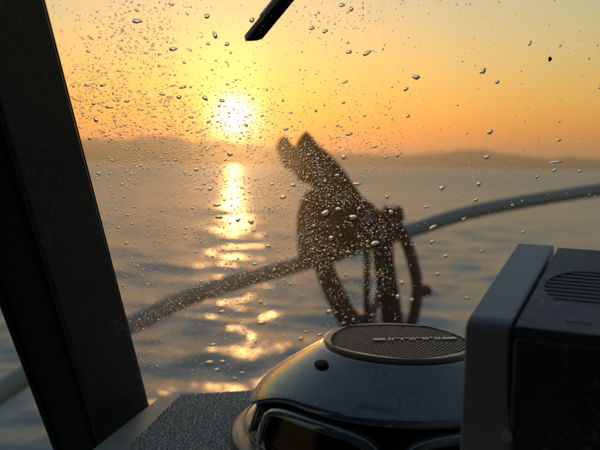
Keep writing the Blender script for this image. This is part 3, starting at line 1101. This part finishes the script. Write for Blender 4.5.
# larger drops that can be told apart: photo place, half width, half height (photo px), turn
big = [(173, 49, 4.2, 2.6, 0), (207, 16, 3.6, 2.4, 0), (183, 87, 4, 2, .5), (162, 94, 3, 2.2, 0), (179, 97, 3.4, 2.2, 0), (109, 107, 4.4, 2, 0), (103, 85, 4, 1.6, .2),
       (137, 21, 5, 3, 0), (215, 35, 2.6, 4, .3), (205, 98, 3.6, 2.6, -.6), (127, 101, 3.4, 1.8, 0), (191, 117, 3.4, 1.6, 0), (252, 20, 3.2, 2.6, 0), (227, 44, 3, 2.2, 0),
       (349, 52, 3.4, 2.4, 0), (367, 53, 5, 2.6, .4), (345, 82, 3.6, 1.6, .6), (349, 134, 4, 2.6, 0), (286, 129, 3.2, 2, 0), (342, 5, 3, 2.4, 0), (351, 9, 2.4, 3, 0), (312, 28, 3, 2.4, 0),
       (325, 31, 3, 2.6, 0), (416, 77, 4.6, 3, -.2), (406, 89, 2.8, 2.6, 0), (483, 71, 3, 4, -.2), (497, 82, 3, 2, .2), (408, 116, 2.6, 2, 0), (490, 132, 3.2, 3.2, 0), (559, 140, 3, 1.8, .2), (530, 43, 2.2, 2.4, 0),
       (487, 157, 4.2, 2.2, .2), (556, 162, 7, 1.7, .05), (555, 170, 2.8, 2.2, 0), (442, 188, 3, 3.8, -.3), (479, 184, 2.4, 3, 0), (476, 200, 2.6, 2.6, -.5), (426, 207, 2.4, 2.2, 0), (537, 177, 2.4, 2, 0),
       (433, 227, 5, 2, .7), (464, 219, 2.4, 2, 0), (446, 256, 3.2, 2.4, 0), (482, 251, 2.6, 2, 0), (432, 242, 2.4, 2.8, -.3), (438, 274, 2.6, 2.2, 0), (467, 298, 3, 2, 0), (523, 232, 2.4, 1.8, .5), (580, 171, 2.6, 1.8, 0),
       (219, 217, 4, 3, 0), (238, 220, 3, 2.6, 0), (251, 222, 3.6, 3, 0), (325, 213, 5, 3.4, .2), (338, 209, 3.4, 2.8, 0), (353, 217, 5, 3, .3), (357, 184, 5, 2.4, -.2), (375, 243, 5, 3, .5), (344, 157, 3, 3.4, -.4),
       (387, 197, 2.2, 2.8, .3), (391, 212, 2.8, 3, 0), (217, 205, 6, 1.8, 0), (283, 197, 4.6, 2.2, .4), (293, 185, 3.4, 2.4, 0), (222, 312, 3.6, 3, 0), (262, 323, 4.4, 3.2, 0), (210, 363, 5.6, 3.8, 0), (223, 362, 3.8, 3, 0),
       (217, 370, 4, 2.4, 0), (235, 379, 3, 2.4, 0), (301, 339, 3, 2.8, 0), (320, 335, 3, 2.6, 0), (329, 312, 4, 3.4, 0), (306, 332, 2.8, 2.4, 0), (242, 373, 3.6, 2, 0), (213, 345, 4, 2.4, 0), (230, 154, 4, 2.2, -.3),
       (255, 264, 3.6, 2, 0), (268, 246, 3.4, 2.2, 0), (331, 238, 3.4, 3, 0), (398, 297, 3, 3.4, 0), (412, 300, 2.4, 3, 0), (402, 283, 2.2, 3, 0)]
first = None
taken = []
for (px_, py_, hw, hh, rot) in big:
    p = on_glass(px_, py_, GOFF)
    s = (p - EYE).length / FPX
    V, F = [], []
    add_drop(V, F, Vector((0, 0, 0)), hw * s * 0.86, hh * s * 0.95, rot + 0.03, (0.2 if py_ < 125 and px_ < 400 else 0.3) * min(hw, hh) * s, seg=18, irr=0.30)
    o = mesh_obj('water_drop', V, F, M['drop'])
    o.location = p
    if (px_, py_) == (210, 363): lab = 'fattest water drop, low on the windscreen just above the dashboard edge'
    elif (px_, py_) == (556, 162): lab = 'longest thin water drop, lying level across the windscreen'
    elif abs(rot) > 0.35: lab = 'slanting water drop clinging to the outside of the windscreen'
    elif hh > hw: lab = 'upright water drop, taller than wide, on the windscreen'
    elif hw > 1.7 * hh: lab = 'flat water drop, much wider than tall, on the windscreen'
    else: lab = 'roundish water drop clinging to the outside of the windscreen'
    tag(o, lab, 'water drop', lab.split(',')[0].split(' clinging')[0] + 's on the windscreen')
    taken.append((px_, py_, max(hw, hh)))


def density(x, y):
    d = 0.05
    def g(cx, cy, sx, sy): return math.exp(-((x - cx) / sx) ** 2 - ((y - cy) / sy) ** 2)
    d += 0.75 * g(120, 75, 60, 75)
    d += 1.0 * g(140, 145, 75, 40)
    d += 1.1 * g(320, 200, 75, 75)
    d += 0.9 * g(225, 225, 95, 90)
    d += 0.55 * g(190, 335, 80, 60)
    d += 0.16 * g(330, 25, 40, 30)
    d += 0.35 * g(370, 290, 40, 50)
    d += 0.25 * g(500, 168, 110, 16)
    if x > 405: d *= 0.5
    return d


V, F = [], []
cnt = 0
# cluster noise makes wet and dry patches
tries = 0
while cnt < 17000 and tries < 800000:
    tries += 1
    x, y = random.uniform(35, 640), random.uniform(-20, 400)
    edge = 45 + 103 * y / 402
    if x < edge + 2: continue
    c = noise.noise((x * 0.018, y * 0.024, 0)) * 0.5 + noise.noise((x * 0.07, y * 0.09, 4)) * 0.35
    if random.random() > density(x, y) * (0.65 + 1.9 * c): continue
    r = 0.25 + random.expovariate(1 / 0.22)
    r = min(r, 2.0)
    if any((x - a) ** 2 + (y - b) ** 2 < (c2 + r + 0.6) ** 2 for a, b, c2 in taken): continue
    if r > 0.9: taken.append((x, y, r))
    p = on_glass(x, y, GOFF)
    s = (p - EYE).length / FPX
    el = random.uniform(0.9, 1.9) if y < 190 and x < 260 else random.uniform(0.8, 1.35)
    flat = 0.36 if y < 190 and (x < 290 or y < 70) else 1.0
    add_drop(V, F, p, r * s * el, r * s, random.gauss(0, 0.35), r * s * flat * random.uniform(0.22, 0.55), seg=8 if r < 1 else 10, irr=0.3)
    cnt += 1
spray = mesh_obj('droplet_spray', V, F, M['drop'])
tag(spray, 'fine spray of tiny water droplets covering the windscreen', 'droplets', kind='stuff')

# dark fleck stuck to the glass
p = on_glass(550, 59, GOFF)
s = (p - EYE).length / FPX
V, F = [], []
add_drop(V, F, Vector((0, 0, 0)), 3.2 * s, 1.4 * s, R(-60), 1.2 * s, seg=12, irr=0.5)
fk = mesh_obj('dirt_fleck', V, F, M['black']); fk.location = p
tag(fk, 'small dark fleck of dirt stuck high on the windscreen', 'dirt')

# ------------------------------------------------------------------ haze over the water
bm = bmesh.new()
bmesh.ops.create_cube(bm, size=1.0)
for v in bm.verts:
    v.co = Vector((v.co.x * 14000, v.co.y * 14000, -8 + (v.co.z + 0.5) * 148))
hm = bpy.data.materials.new('haze_air'); hm.use_nodes = True
hn = hm.node_tree.nodes; hn.clear()
ho = hn.new('ShaderNodeOutputMaterial'); hv = hn.new('ShaderNodeVolumePrincipled')
hv.inputs['Color'].default_value = (0.98, 0.86, 0.70, 1)
hv.inputs['Density'].default_value = 0.00037
hv.inputs['Anisotropy'].default_value = 0.75
hm.node_tree.links.new(hv.outputs[0], ho.inputs['Volume'])
hz = obj('haze', bm, hm)
tag(hz, 'thin golden evening haze over the sea', 'haze', kind='stuff')
